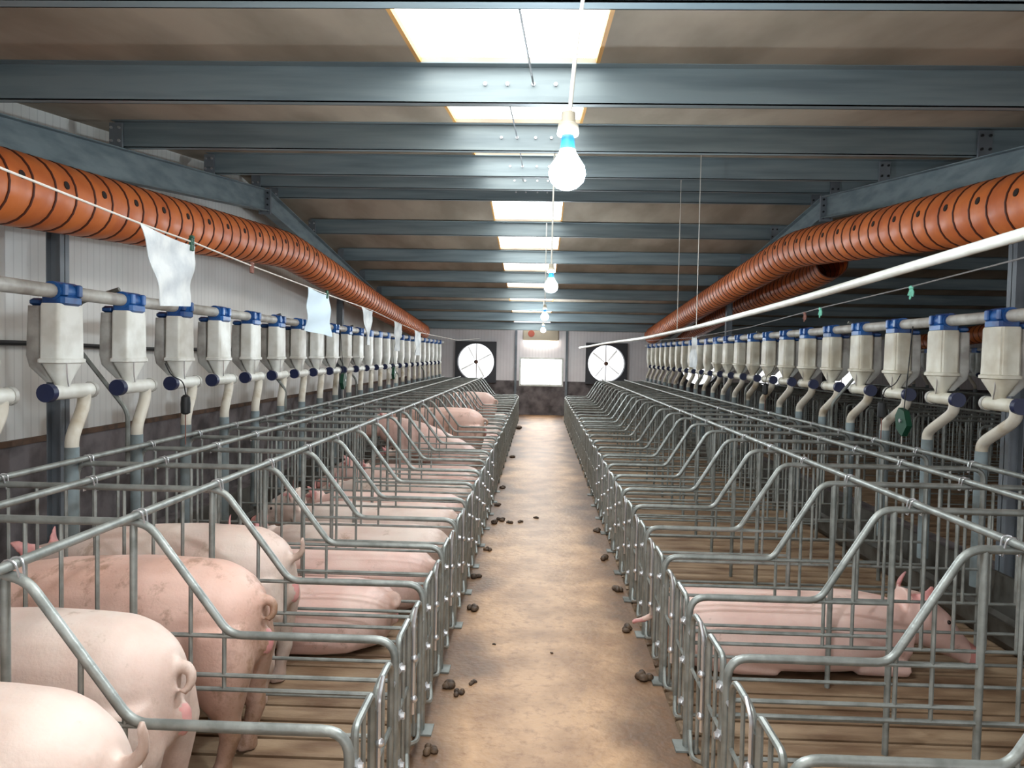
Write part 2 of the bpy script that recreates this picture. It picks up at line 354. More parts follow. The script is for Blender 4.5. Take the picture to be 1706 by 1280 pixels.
def column(x, y, label):
    top = ceil(y) - .46; m = MB()
    m.box((x-.05, y-.004, 0), (x+.05, y+.004, top)); m.box((x-.05, y-.05, 0), (x-.043, y+.05, top)); m.box((x+.043, y-.05, 0), (x+.05, y+.05, top))
    m.box((x-.09, y-.09, 0), (x+.09, y+.09, .02)); m.box((x-.07, y-.07, top-.02), (x+.07, y+.07, top))
    o = obj('steel_column', m, 'steel_dark', smooth=False); tag(o, label, 'column', 'steel columns')
column(-3.3, 5.17, 'grey steel column against the left wall behind the nearest left feeders')
column(-3.3, 12.65, 'grey steel column against the left wall, farther away down the shed')
column(3.3, 5.45, 'grey steel column behind the nearest right feeders')
column(3.3, 13.6, 'distant grey steel column beside the far end of the right ducts')
# sag rods between the purlins
for i, (x0, x1) in enumerate([(-.12, -.06), (-.22, -.2), (-.2, -.2), (-.26, -.22)]):
    a, b = PUR[i], PUR[i+1]
    m = MB().tube([(x0, a+.01, ceil(a)-.07), (x1, b-.01, ceil(b)-.1)], .005, 6)
    tag(obj('tie_rod', m, 'steel_dark'), 'thin dark tie rod under the skylight between the %s and %s roof purlins' % (('first', 'second', 'third', 'fourth')[i], ('second', 'third', 'fourth', 'fifth')[i]), 'rod', 'roof tie rods')

# ------------------------------------------------------------ orange ducts
def duct(name_label, path, r, holes_side, step=.19, hole_until=99, band_r=.007):
    root = empty('air_duct', path[0]); tag(root, name_label, 'air duct', 'orange air ducts')
    P = [Vector(p) for p in path]
    dense = []
    for a, b in zip(P, P[1:]):
        n = max(2, int((b-a).length / step))
        for k in range(n): dense.append(a.lerp(b, k/n))
    dense.append(P[-1])
    # soften the bends
    for _ in range(3): dense = [dense[0]] + [(dense[i-1] + dense[i]*2 + dense[i+1]) / 4 for i in range(1, len(dense)-1)] + [dense[-1]]
    m = MB(); pts = []; rr = []
    for i, p in enumerate(dense[:-1]):
        q = dense[i+1]
        for t, k in ((0, .955), (.12, .99), (.5, 1.0), (.88, .99)): pts.append(p.lerp(q, t)); rr.append(r*k)
    pts = [p - P[0] for p in pts]
    m.tube(pts, rr, 24, caps=False); obj('sleeve', m, 'orange', root)
    m = MB()
    for i in range(0, len(dense)-1):
        p, q = dense[i], dense[i+1]; t = (q-p).normalized(); n = t.cross(Vector((0,0,1))).normalized(); b = n.cross(t)
        m.tube([p - P[0] + (n*math.cos(2*PI*k/24) + b*math.sin(2*PI*k/24)) * (r*.975) for k in range(24)], band_r, 5, closed=True)
    obj('spiral_rib', m, 'orange_band', root)
    for i in range(1, len(dense)-1, 2):
        if dense[i].y > hole_until: break
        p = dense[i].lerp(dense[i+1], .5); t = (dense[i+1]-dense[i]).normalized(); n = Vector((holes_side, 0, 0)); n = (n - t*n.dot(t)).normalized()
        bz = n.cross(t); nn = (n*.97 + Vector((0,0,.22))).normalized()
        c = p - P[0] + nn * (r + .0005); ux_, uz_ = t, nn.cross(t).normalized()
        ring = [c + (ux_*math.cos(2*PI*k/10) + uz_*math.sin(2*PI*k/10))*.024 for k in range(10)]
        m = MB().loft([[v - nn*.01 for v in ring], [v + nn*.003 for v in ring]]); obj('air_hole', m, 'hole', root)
    return root
duct('orange ribbed air duct running above the left feeders', [(-2.95, 1.0, 2.28), (-2.95, 4.1, 2.51), (-2.95, 8.9, 2.81), (-2.95, 13.5, 2.50), (-2.95, 19.2, 2.17)], .21, 1, hole_until=9.5)
duct('orange ribbed air duct above the right feeders, inner of the two', [(2.95, 1.5, 2.36), (2.95, 4.9, 2.62), (2.95, 9.1, 2.93), (2.95, 13, 2.68), (2.95, 20.3, 2.2)], .21, -1, hole_until=9.5)
duct('orange ribbed air duct branching off past the bend, outer of the two on the right', [(3.62, 9.75, 2.86), (3.75, 10.6, 2.82), (3.75, 14.5, 2.64), (3.75, 20.0, 2.2)], .19, -1, hole_until=0)

duct('orange air duct in the next bay, glimpsed between the near right feeders', [(9.5, 6, 2.4), (9.5, 9.2, 2.75), (9.5, 13, 2.5), (9.5, 20.0, 2.1)], .2, -1, hole_until=0)
# ------------------------------------------------------------ stall dividers
def divider(side):
    """side -1 left row, +1 right row; local x runs from the gate post (0) to the trough, mirrored by side"""
    ub, ut = (.585, .88) if side < 0 else (.535, .775)
    us = (.93 if side < 0 else .83)
    X = lambda u: side * u
    root = empty('stall_divider')
    zt, zf, r = 1.035, .645, .0145
    fr = MB().tube(rnd([(X(0), 0, 0), (X(0), 0, zf), (X(ub), 0, zf), (X(ut), 0, zt), (X(1.93), 0, zt), (X(1.93), 0, 0)], (.075, .045, .055, .07), 6), r, 10)
    obj('bent_frame', fr, 'galv', root)
    for z, u0, u1, rr_ in ((.50, 0, us, .0085), (.45, 0, 1.93, .0085), (.30, 0, 1.93, .0085), (.14, 0, 1.93, .009)):
        obj('rail', MB().tube([(X(u0+.01), 0, z), (X(u1-.01), 0, z)], rr_, 8), 'galv', root)
    obj('rail', MB().tube([(X(ub-.02), 0, zf-.005), (X(us), 0, zf-.005)], .0085, 8), 'galv', root)
    obj('post', MB().tube([(X(us), 0, 0), (X(us), 0, zt)], .013, 10), 'galv', root)
    for u in (ub + .02, ub + .14) + tuple(us + .13 * k for k in range(1, 8)):
        top = zt if u > ut else zf + (u - ub) / (ut - ub) * (zt - zf) - .004
        obj('bar', MB().tube([(X(u), 0, .45), (X(u), 0, top)], .0075, 6), 'galv', root)
    for u in (.91, 1.47, 1.87):
        m = MB()
        for dy in (-.016, .016):
            m.tube(rnd([(X(u)-.028, dy*.4, zt-.02), (X(u)-.018, dy, zt+.045), (X(u)+.018, dy, zt+.045), (X(u)+.028, dy*.4, zt-.02)], .02, 3), .0032, 5)
        obj('clamp', m, 'bolt', root)
    m = MB(); m.box((X(0)-.05, -.05, 0), (X(0)+.05, .05, .008)); obj('foot_plate', m, 'galv_dark', root, smooth=False)
    return root
def divider_low(side, name='stall_divider'):
    ub, ut = (.585, .88) if side < 0 else (.535, .775); us = .93 if side < 0 else .83
    X = lambda u: side * u; zt, zf = 1.035, .645
    m = MB().tube(rnd([(X(0), 0, 0), (X(0), 0, zf), (X(ub), 0, zf), (X(ut), 0, zt), (X(1.93), 0, zt), (X(1.93), 0, 0)], (.075, .045, .055, .07), 3), .0145, 6)
    for z in (.50, .45, .30, .14): m.tube([(X(.01), 0, z), (X(1.92), 0, z)], .0085, 5)
    m.tube([(X(us), 0, 0), (X(us), 0, zt)], .013, 6)
    for u in (ub + .02, ub + .14) + tuple(us + .13 * k for k in range(1, 8)):
        top = zt if u > ut else zf + (u - ub) / (ut - ub) * (zt - zf)
        m.tube([(X(u), 0, .45), (X(u), 0, top)], .0075, 4)
    return obj(name, m, 'galv')
GX = {-1: -.48, 1: .655}
Y0 = {-1: 1.98 - .65, 1: 1.92 - .65}          # divider number 2
NDIV, NHI = 27, 12
def divpos(side, i): return (GX[side], Y0[side] + .65 * (i + 1), 0)
side_word = {-1: 'left', 1: 'right'}
for side in (-1, 1):
    hi = divider(side); lo = divider_low(side)
    for i in range(NDIV):
        lab = 'bent pipe stall divider in the %s row, %s' % (side_word[side], ordw(i))
        if i < NHI:
            o = hi if i == 0 else dup(hi, divpos(side, i), lab)
        else: o = lo if i == NHI else dup(lo)
        o.location = divpos(side, i); tag(o, lab, 'stall divider', 'stall dividers of the %s row' % side_word[side])
# ------------------------------------------------------------ gates
def gate(side):
    root = empty('stall_gate'); s = side
    def leaf(y0, y1, zt, zb, x, rr_):
        l = MB().tube(rnd([(x, y0, zb), (x, y0, zt), (x, y1, zt), (x, y1, zb)], rr_, 5), .0115, 8)
        l.tube([(x, y0, .36), (x, y1, .36)], .008, 6); l.tube(rnd([(x, y0, zb), (x-s*.02, (y0+y1)/2, zb-.05), (x, y1, zb)], .05, 3), .0095, 6)
        fo = obj('gate_leaf', l, 'galv', root)
        obj('bar', MB().tube([(x, (y0+y1)/2, zb-.03), (x, (y0+y1)/2, zt)], .0075, 6), 'galv', fo)
    leaf(.06, .27, .625, .10, 0, .03); leaf(.33, .60, .60, .10, s*.005, .08)
    m = MB(); m.bbox((-.006, .27, .30), (.006, .33, .56), .002); obj('latch_plate', m, 'galv_dark', root, smooth=False)
    obj('latch_rod', MB().tube(rnd([(-s*.016, .30, .24), (-s*.016, .30, .60), (-s*.016, .36, .64)], .02, 4), .007, 6), 'bolt', root)
    for z in (.18, .36, .53):
        m = MB().tube([(-s*.03, .035, z), (s*.012, .035, z)], .012, 6); m.tube([(-s*.008, .0155, z), (-s*.008, .062, z)], .013, 6); obj('hinge', m, 'bolt', root)
    obj('latch_rod', MB().tube([(0, .60, .5), (0, .633, .5)], .008, 6), 'bolt', root)
    for z in (.46, .30): obj('bolt', MB().sphere((-s*.02, .30, z), .015, 8, 6), 'bolt', root)
    return root
def gate_low(side):
    m = MB(); s = side
    for y0, y1, zt in ((.06, .27, .625), (.33, .60, .6)):
        m.tube(rnd([(0, y0, .08), (0, y0, zt), (0, y1, zt), (0, y1, .08)], .05, 3), .0115, 6); m.tube([(0, y0, .36), (0, y1, .36)], .008, 5)
        m.tube([(0, (y0+y1)/2, .08), (0, (y0+y1)/2, zt)], .0075, 5); m.tube([(0, y0, .08), (0, y1, .08)], .009, 5)
    m.box((-.005, .27, .3), (.005, .33, .56))
    for z in (.18, .53): m.tube([(0, .015, z), (0, .062, z)], .013, 5); m.tube([(0, .6, z-.03), (0, .634, z-.03)], .009, 5)
    return obj('stall_gate', m, 'galv')
for side in (-1, 1):
    hi = gate(side); lo = gate_low(side)
    for i in range(NDIV-1):
        lab = 'two-leaf pipe gate behind a stall of the %s row, %s' % (side_word[side], ordw(i))
        if i < 10: o = hi if i == 0 else dup(hi)
        else: o = lo if i == 10 else dup(lo)
        o.location = divpos(side, i); tag(o, lab, 'gate', 'rear gates of the %s row' % side_word[side])
# long rails tying the dividers together
for side in (-1, 1):
    for u, nm in ((.91, 'inner, nearest the aisle'), (1.47, 'middle'), (1.87, 'outer, by the feeders')):
        x = GX[side] + side*u
        m = MB().tube([(x, .4, 1.064), (x, 19.1, 1.064)], .0145, 10)
        tag(obj('top_rail', m, 'galv'), 'long galvanised top rail over the %s row of stalls, %s' % (side_word[side], nm), 'rail', 'top rails of the %s row' % side_word[side])
    x = GX[side] + side*1.93; m = MB()
    x += side*.06
    prof = [(-.0, .20), (.02, .08), (.08, .012), (.22, .012), (.28, .10), (.30, .34), (.28, .34), (.26, .11), (.21, .03), (.09, .03), (.04, .09), (.02, .20)]
    m.loft([[(x + side*(px - .02), y, pz) for px, pz in prof] for y in (.4, 19.1)])
    tag(obj('feed_trough', m, 'trough', smooth=False), 'long dark feed trough under the %s feeders' % side_word[side], 'trough')

# ------------------------------------------------------------ feeders
def hop_ring(cx, cy, hx, hy, z, rib=0, n=32, e=.42):
    pts = []
    for k in range(n):
        a = 2*PI*(k+.5)/n; ca, sa = math.cos(a), math.sin(a)
        rr_ = 1 - (rib if k % 4 == 0 else 0)
        pts.append((cx + hx*rr_*math.copysign(abs(ca)**e, ca), cy + hy*rr_*math.copysign(abs(sa)**e, sa), z))
    return pts
def feeder(side):
    """side -1: left row (outlet at the far end of the dosing pipe); +1: right row"""
    s = side; root = empty('feed_dispenser')
    body = 'white_pvc' if s < 0 else 'ivory'
    m = MB()
    hx, hy = (.052, .115) if s < 0 else (.066, .115); ee = .22 if s < 0 else .42; rb = .01 if s < 0 else .07
    m.loft([hop_ring(0, 0, hx*.9, hy*.92, 1.862, 0, 32, ee), hop_ring(0, 0, hx*.98, hy*.96, 1.85, rb, 32, ee), hop_ring(0, 0, hx, hy*1.0, 1.585, rb, 32, ee), hop_ring(0, 0, hx*1.14, hy*1.08, 1.578, 0, 32, ee), hop_ring(0, 0, hx*1.14, hy*1.08, 1.562, 0, 32, ee), hop_ring(0, 0, hx*1.02, hy*1.0, 1.558, 0, 32, ee)])
    obj('hopper', m, body, root)
    m = MB().loft([hop_ring(0, 0, hx*1.0, hy*.98, 1.565), hop_ring(0, 0, hx*.95, hy*.9, 1.545), hop_ring(0, 0, .035, .05, 1.465, 0, 32, .9), hop_ring(0, 0, .028, .034, 1.42, 0, 32, 1)]); obj('funnel', m, body, root)
    m = MB().loft([hop_ring(s*.105, 0, .036, .075, 1.85), hop_ring(s*.105, 0, .042, .085, 1.60), hop_ring(s*.10, 0, .04, .07, 1.54), hop_ring(s*.05, 0, .02, .035, 1.46)]); obj('rear_chamber', m, 'greypvc', root)
    m = MB(); m.bbox((-.06, -.085, 1.85), (.06, .085, 1.91), .015); m.tube([(0, -.09, 1.925), (0, .09, 1.925)], .050, 14)
    for dx, dy in ((-.045, -.06), (.045, -.06), (-.045, .06), (.045, .06)): m.bbox((dx-.018, dy-.02, 1.90), (dx+.018, dy+.02, 1.965), .006)
    m.bbox((s*.105-.035, -.06, 1.85), (s*.105+.035, .06, 1.89), .012)
    cp = obj('clamp_head', m, 'blue', root)
    ya, yb = (-.14, .25) if s < 0 else (-.22, .12)
    obj('dosing_pipe', MB().tube([(0, ya+.03, 1.41), (0, yb, 1.41)], .040, 14), 'white_pvc' if s < 0 else 'ivory', root)
    obj('end_cap', MB().tube([(0, ya, 1.41), (0, ya+.04, 1.41)], .047, 18), 'navy', root)
    obj('end_cap', MB().tube([(0, yb-.015, 1.41), (0, yb+.01, 1.41)], .045, 14), 'greypvc', root)
    yo = yb - .06 if s < 0 else ya + .05
    ye = .03 if s < 0 else .10
    xe = s * -.03
    m = MB().tube(rnd([(0, yo, 1.40), (0, yo, 1.33), (xe, ye, 1.17), (xe, ye, 1.09)], .06, 5), .034, 12); obj('drop_tube', m, 'cream_pvc', root)
    m = MB().tube([(xe, ye, 1.12), (xe, ye, .30)], [.036, .036], 12); obj('lower_tube', m, 'bluegrey_pvc', root)
    m = MB().tube(rnd([(s*-.06, -.06, 1.56), (s*-.05, -.04, 1.48), (s*-.035, 0, 1.44)], .03, 3), .004, 5); obj('adjuster_wire', m, 'bolt', root)
    return root
def feeder_low(side):
    s = side; m = MB(); m.cur = 0
    hx, hy = (.055, .115) if s < 0 else (.066, .115)
    m.loft([hop_ring(0, 0, hx*.92, hy*.94, 1.86, 0, 12), hop_ring(0, 0, hx, hy*1.04, 1.57, 0, 12), hop_ring(0, 0, .04, .042, 1.43, 0, 12)])
    m.loft([hop_ring(s*.105, 0, .036, .075, 1.85, 0, 8), hop_ring(s*.105, 0, .042, .085, 1.60, 0, 8), hop_ring(s*.05, 0, .02, .035, 1.46, 0, 8)])
    ya, yb = (-.14, .25) if s < 0 else (-.22, .12); yo = yb - .06 if s < 0 else ya + .05; ye = .03 if s < 0 else .10; xe = s*-.03
    m.tube([(0, ya+.04, 1.41), (0, yb, 1.41)], .04, 8)
    m.cur = 1; m.bbox((-.055, -.085, 1.85), (.055, .085, 1.96), .015)
    m.cur = 2; m.tube([(0, ya, 1.41), (0, ya+.04, 1.41)], .046, 8)
    m.cur = 3; m.tube(rnd([(0, yo, 1.40), (0, yo, 1.33), (xe, ye, 1.17), (xe, ye, 1.09)], .06, 3), .034, 8)
    m.cur = 4; m.tube([(xe, ye, 1.12), (xe, ye, .3)], .036, 8)
    return obj('feed_dispenser', m, ['white_pvc' if s < 0 else 'ivory', 'blue', 'navy', 'cream_pvc', 'bluegrey_pvc'])
FX, FY = {-1: -2.46, 1: 2.70}, {-1: 3.89 - .65, 1: 4.6}
for side in (-1, 1):
    hi = feeder(side); lo = feeder_low(side)
    n = 25 if side < 0 else 23
    for i in range(n):
        lab = '%s feed dispenser with blue head over the %s stalls, %s' % ('white' if side < 0 else 'ivory', side_word[side], ordw(i))
        if i < 12: o = hi if i == 0 else dup(hi)
        else: o = lo if i == 12 else dup(lo)
        o.location = (FX[side], FY[side] + .65*i, 0); tag(o, lab, 'feeder', 'feed dispensers of the %s row' % side_word[side])
    m = MB().tube([(FX[side], .6, 1.925), (FX[side], 19.6, 1.925)], .036, 12)
    tag(obj('feed_pipe', m, 'greypvc'), 'grey feed delivery pipe threading the blue clamp heads of the %s feeders' % side_word[side], 'pipe')
    # bent posts that carry the feed pipe
    for j, y in enumerate(([4.43, 7.25, 10.1, 13.1, 16.1] if side < 0 else [4.12, 6.85, 9.7, 12.6, 15.6])):
        x = GX[side] + side*1.93
        m = MB().tube(rnd([(x, y, .9), (x, y, 1.27), (x + side*.30, y, 1.64), (x + side*.30, y, 1.9), (FX[side], y, 1.985)], .05, 5), .0135, 8)
        tag(obj('bent_support_post', m, 'galv_dark'), 'bent grey pipe post holding up the %s feed pipe, %s' % (side_word[side], ordw(j)), 'post', 'feed pipe posts of the %s row' % side_word[side])

# ------------------------------------------------------------ rows in the next bay, seen between the right feeders
lo1 = divider_low(-1); lo2 = divider_low(1)
for (base, xg, grp) in ((lo1, 6.25, 'stall dividers in the bay beyond the right feeders'), (lo2, 7.4, 'stall dividers in the farthest row on the right')):
    for i in range(24):
        o = base if i == 0 else dup(base)
        o.location = (xg, 4.4 + .65*i, 0); tag(o, 'dim pipe stall divider in the bay beyond the right feeders' if xg < 7 else 'dim pipe stall divider in the farthest row on the right', 'stall divider', grp)
g_lo = feeder_low(-1)
for i in range(19):
    o = g_lo if i == 0 else dup(g_lo)
    o.location = (8.95, 7.0 + .65*i, 0); tag(o, 'pale feed dispenser standing beyond the row of right-hand feeders', 'feeder', 'feed dispensers in the next bay')
m = MB().tube([(8.95, 4.5, 1.925), (8.95, 19.6, 1.925)], .036, 10); tag(obj('feed_pipe', m, 'greypvc'), 'grey feed pipe of the next bay, beyond the right-hand feeders', 'pipe')
for xx, wd in ((6.25-.91, 'nearer'), (7.4+.91, 'farther')):
    m = MB().tube([(xx, 3.8, 1.066), (xx, 19.4, 1.066)], .0165, 8); tag(obj('top_rail', m, 'galv'), 'top rail over the %s stall row of the next bay' % wd, 'rail')

# ------------------------------------------------------------ sows
def bake(mb, name, vox, smooth_it, mats, eyes=()):
    me0 = mb.mesh('tmp', [mats[0]]); o = bpy.data.objects.new('tmp', me0); C.objects.link(o)
    md = o.modifiers.new('r', 'REMESH'); md.mode = 'VOXEL'; md.voxel_size = vox
    ms = o.modifiers.new('s', 'SMOOTH'); ms.factor = .5; ms.iterations = smooth_it
    dg = bpy.context.evaluated_depsgraph_get(); me = bpy.data.meshes.new_from_object(o.evaluated_get(dg)); me.name = name
    bpy.data.objects.remove(o); bpy.data.meshes.remove(me0)
    me.materials.clear()
    for k in mats: me.materials.append(M[k])
    me.polygons.foreach_set('use_smooth', [True]*len(me.polygons))
    if eyes:
        bm = bmesh.new(); bm.from_mesh(me)
        for e in eyes:
            r = bmesh.ops.create_uvsphere(bm, u_segments=10, v_segments=8, radius=.011, matrix=Matrix.Translation(e))
            for f in {f for v in r['verts'] for f in v.link_faces}: f.material_index = 4; f.smooth = True
        bm.to_mesh(me); bm.free()
    return me
def body_ring(c, hy, hz, t=None, n=20, e=.9):
    """ring square to the direction t in the x-z plane"""
    t = Vector(t or (1, 0, 0)).normalized(); upv = Vector((0, 1, 0)).cross(t) * -1
    if upv.z < 0 and abs(t.z) < .9: upv = -upv
    c = Vector(c); out = []
    for k in range(n):
        a = 2*PI*k/n; ca, sa = math.cos(a), math.sin(a)
        out.append(c + Vector((0, 1, 0))*hy*math.copysign(abs(ca)**e, ca) + upv*hz*math.copysign(abs(sa)**e, sa))
    return out
def spine(m, secs, e=.9):
    pts = [Vector((s[0], s[4] if len(s) > 4 else 0, s[1])) for s in secs]; rings = []
    for i, s in enumerate(secs):
        t = pts[min(i+1, len(pts)-1)] - pts[max(i-1, 0)]; t.y = 0
        rings.append(body_ring(pts[i], s[2], s[3], t, e=e))
    m.loft(rings)
def ear(m, base, tip, wdt, out):
    base, tip = Vector(base), Vector(tip); d = tip - base; sidev = Vector(out).normalized(); nrm = d.cross(sidev).normalized()
    rings = []
    for t, wf, th in ((0, .55, .016), (.25, 1, .013), (.55, .9, .011), (.85, .45, .009), (1, .12, .007)):
        c = base + d*t + nrm*(.03*math.sin(PI*t))
        rings.append([c + sidev*wdt*wf*math.cos(2*PI*k/10) + nrm*th*math.sin(2*PI*k/10) for k in range(10)])
    m.loft(rings)
def color_faces(me, rules):
    for p in me.polygons:
        c = p.center
        for idx, fn in rules:
            if fn(c): p.material_index = idx; break
SK = lambda main: [main, 'ear', 'snout', 'soil', 'eye']
def head(m, hx, hz, y=0, dz=0, s=1.0):
    """jowl, muzzle and snout disc pointing along +x"""
    spine(m, [(hx-.16, hz+.06, .12*s, .14*s, y), (hx-.05, hz+.04, .125*s, .135*s, y), (hx+.06, hz+.0+dz*.3, .105*s, .11*s, y), (hx+.16, hz-.05+dz*.7, .07*s, .075*s, y), (hx+.24, hz-.08+dz, .052*s, .056*s, y), (hx+.27, hz-.09+dz, .056*s, .058*s, y), (hx+.285, hz-.09+dz, .05*s, .052*s, y)])
    for sy in (-1, 1): m.sphere((hx+.075, y+sy*.088*s, hz+.045), .018, 8, 6)
def standing(tail_up=False, main='skin_pale', soil=False, headz=.52):
    m = MB()
    spine(m, [(.015, .60, .05, .06), (.03, .60, .10, .12), (.06, .595, .145, .17), (.12, .58, .185, .215), (.2, .57, .21, .24), (.34, .565, .225, .252), (.55, .56, .23, .262), (.75, .555, .23, .26), (.95, .56, .22, .245), (1.1, .57, .2, .215), (1.22, .57, .17, .185), (1.34, headz+.04, .145, .16), (1.44, headz+.02, .125, .14)])
    # hams
    for sy in (-1, 1):
        m.loft([body_ring((.20, sy*.115, .60), .11, .16, (0, 0, 1)), body_ring((.17, sy*.12, .44), .11, .16, (0, 0, 1)), body_ring((.15, sy*.125, .34), .085, .115, (0, 0, 1)), body_ring((.12, sy*.13, .25), .052, .06, (0, 0, 1)),
                body_ring((.10, sy*.13, .18), .038, .046, (0, 0, 1)), body_ring((.13, sy*.13, .08), .034, .036, (0, 0, 1)), body_ring((.145, sy*.13, .03), .042, .05, (0, 0, 1)), body_ring((.15, sy*.13, 0), .045, .055, (0, 0, 1))])
        m.loft([body_ring((1.08, sy*.12, .50), .085, .11, (0, 0, 1)), body_ring((1.09, sy*.13, .36), .07, .085, (0, 0, 1)), body_ring((1.10, sy*.13, .24), .042, .048, (0, 0, 1)), body_ring((1.10, sy*.13, .12), .034, .036, (0, 0, 1)),
                body_ring((1.11, sy*.13, .04), .042, .048, (0, 0, 1)), body_ring((1.12, sy*.13, 0), .044, .055, (0, 0, 1))])
        ear(m, (1.42, sy*.08, headz+.12), (1.52, sy*.17, headz+.24), .072, (.3, .9*sy, 0))
    head(m, 1.52, headz)
    # tail and vulva
    if tail_up: tp = [(.05, 0, .66), (.0, 0, .665), (-.045, .01, .69), (-.06, .02, .735), (-.05, .03, .775)]
    else: tp = [(.05, 0, .66), (-.005, 0, .67), (-.04, .005, .645), (-.035, .02, .60), (-.01, .035, .60)]
    m.tube(rnd(tp, .03, 4), [.024 - .0006*k for k in range(len(rnd(tp, .03, 4)))], 10)
    m.sphere((.005, 0, .50), (.04, .03, .06), 10, 8)
    me = bake(m, 'sow', .0125, 4, SK(main), [(1.6, sy*.098, headz+.05) for sy in (-1, 1)])
    rules = [(1, lambda c: c.x > 1.42 and c.z > headz+.15 and abs(c.y) > .06), (2, lambda c: c.x > 1.755), (1, lambda c: c.x < .0 and .45 < c.z < .55 and abs(c.y) < .022)]
    color_faces(me, rules); return me
def lying(side=1, main='skin_pink', up=1.0, tail_out=False, headtilt=0, snout_drop=0, fat=1.0):
    """resting on the belly and one flank; legs folded out to 'side' (local y)"""
    m = MB(); s = side; h = up
    spine(m, [(.01, .17*h, .08, .08), (.03, .175*h, .15, .12*h), (.08, .18*h, .205, .155*h), (.16, .185*h, .245*fat, .178*h), (.3, .19*h, .275*fat, .186*h), (.55, .185*h, .29*fat, .182*h), (.8, .185*h, .29*fat, .182*h), (1.0, .19*h, .265*fat, .186*h), (1.15, .195*h, .225, .182*h), (1.28, .195*h, .175, .165*h), (1.4, .175*h, .145, .145*h)], e=.74)
    m.tube([(.12, s*.10, .13), (.28, s*.16, .12), (.44, s*.2, .085), (.56, s*.215, .055), (.62, s*.215, .045)], [.10, .115, .08, .045, .035], 14)
    for sy in (-1, 1):
        m.tube([(1.08, sy*.12, .12), (1.10, sy*.16, .07), (1.24, sy*.16, .045), (1.36, sy*.15, .038)], [.10, .07, .042, .04], 10)
    hz = .16 + headtilt
    for sy in (-1, 1): ear(m, (1.41, sy*.07, hz+.10), (1.48, sy*.14, hz+.25), .07, (.35, .8*sy, 0))
    head(m, 1.52, hz, 0, snout_drop)
    if tail_out: tp = [(.06, 0, .26), (-.02, 0, .24), (-.07, -s*.015, .205), (-.12, -s*.02, .19), (-.16, -s*.01, .185)]
    else: tp = [(.06, 0, .28), (.0, 0, .285), (-.03, .01, .26), (-.025, .03, .225), (-.005, .04, .23)]
    pp = rnd(tp, .025, 4); m.tube(pp, [.022 - .0005*k for k in range(len(pp))], 10)
    m.sphere((.005, 0, .155), (.032, .028, .045), 10, 8)
    me = bake(m, 'sow', .0125, 4, SK(main), [(1.6, sy*.098, hz+.05) for sy in (-1, 1)])
    color_faces(me, [(1, lambda c: c.x > 1.40 and c.z > hz+.14 and abs(c.y) > .05), (2, lambda c: c.x > 1.755), (1, lambda c: c.x < -.012 and .11 < c.z < .2 and abs(c.y) < .022)]); return me
def sitting(main='skin_pink'):
    m = MB()
    spine(m, [(.02, .22, .10, .10), (.06, .24, .17, .17), (.15, .28, .22, .22), (.3, .36, .235, .23), (.5, .45, .235, .235), (.7, .54, .23, .23), (.88, .61, .21, .21), (1.02, .66, .18, .185), (1.13, .69, .15, .16), (1.2, .70, .13, .14)])
    for sy in (-1, 1):
        m.loft([body_ring((.12, sy*.14, .16), .12, .13, (1, 0, 0)), body_ring((.3, sy*.2, .15), .10, .12, (1, 0, 0)), body_ring((.45, sy*.22, .08), .05, .06, (1, 0, 0)), body_ring((.58, sy*.22, .04), .04, .04, (1, 0, 0))])
        m.loft([body_ring((.88, sy*.12, .55), .08, .1, (0, 0, 1)), body_ring((.92, sy*.13, .36), .065, .08, (0, 0, 1)), body_ring((.93, sy*.13, .2), .04, .045, (0, 0, 1)), body_ring((.94, sy*.13, .04), .04, .045, (0, 0, 1)), body_ring((.95, sy*.13, 0), .044, .055, (0, 0, 1))])
        ear(m, (1.17, sy*.08, .83), (1.27, sy*.16, .95), .06, (.3, .9*sy, 0))
    head(m, 1.28, .70)
    tp = rnd([(.05, 0, .34), (-.01, 0, .34), (-.035, .01, .31), (-.02, .03, .28)], .025, 4); m.tube(tp, .02, 8)
    me = bake(m, 'sow', .013, 4, SK(main)); color_faces(me, [(1, lambda c: c.x > 1.18 and c.z > .84 and abs(c.y) > .06), (2, lambda c: c.x > 1.5), (3, lambda c: c.z < .04)]); return me
def put_sow(me, side, rear_u, y, label, scale=(1, 1, 1), rot=0, group=None):
    o = link('sow', me); o.location = (GX[side] + side*rear_u, y, 0.002); o.scale = scale
    o.rotation_euler = (0, 0, (PI if side < 0 else 0) + rot); tag(o, label, 'pig', group); return o
def recolor(me, main):
    c = me.copy(); c.materials[0] = M[main]; return c
stallY = lambda side, i: Y0[side] + .65*i + .325       # centre of the stall after divider i
st_up = standing(True, 'skin_pale'); st = standing(False, 'skin_pale'); st_soil = standing(False, 'skin_dirty', True)
ly_a = lying(1, 'skin_pink', .92); ly_b = lying(-1, 'skin_pink', .98, headtilt=.12); ly_c = lying(1, 'skin_pale', 1.0, fat=1.02)
ly_r = lying(-1, 'skin_pink', 1.0, True, headtilt=.06, snout_drop=-.06, fat=1.05)
sit = sitting()
put_sow(st_up, -1, .43, stallY(-1, 0) + .01, 'pale standing sow, closest to the viewer on the left, tail raised', (.9, .96, 1.06))
put_sow(st, -1, .60, stallY(-1, 1), 'pale standing sow with curled-down tail, second from the viewer in the left row', (.86, 1.0, 1.0))
put_sow(st_soil, -1, .57, stallY(-1, 2), 'pinkish standing sow with dirty brown hindquarters in the left row', (.88, 1.0, 1.0))
put_sow(recolor(st_up, 'skin_pale'), -1, .67, stallY(-1, 3), 'standing sow with tail held out, behind the dirty-rumped sow on the left', (.84, 1.0, .98))
put_sow(ly_a, -1, .30, stallY(-1, 4), 'pink sow lying just past the four nearest standing sows', (.88, 1.0, 1.0))
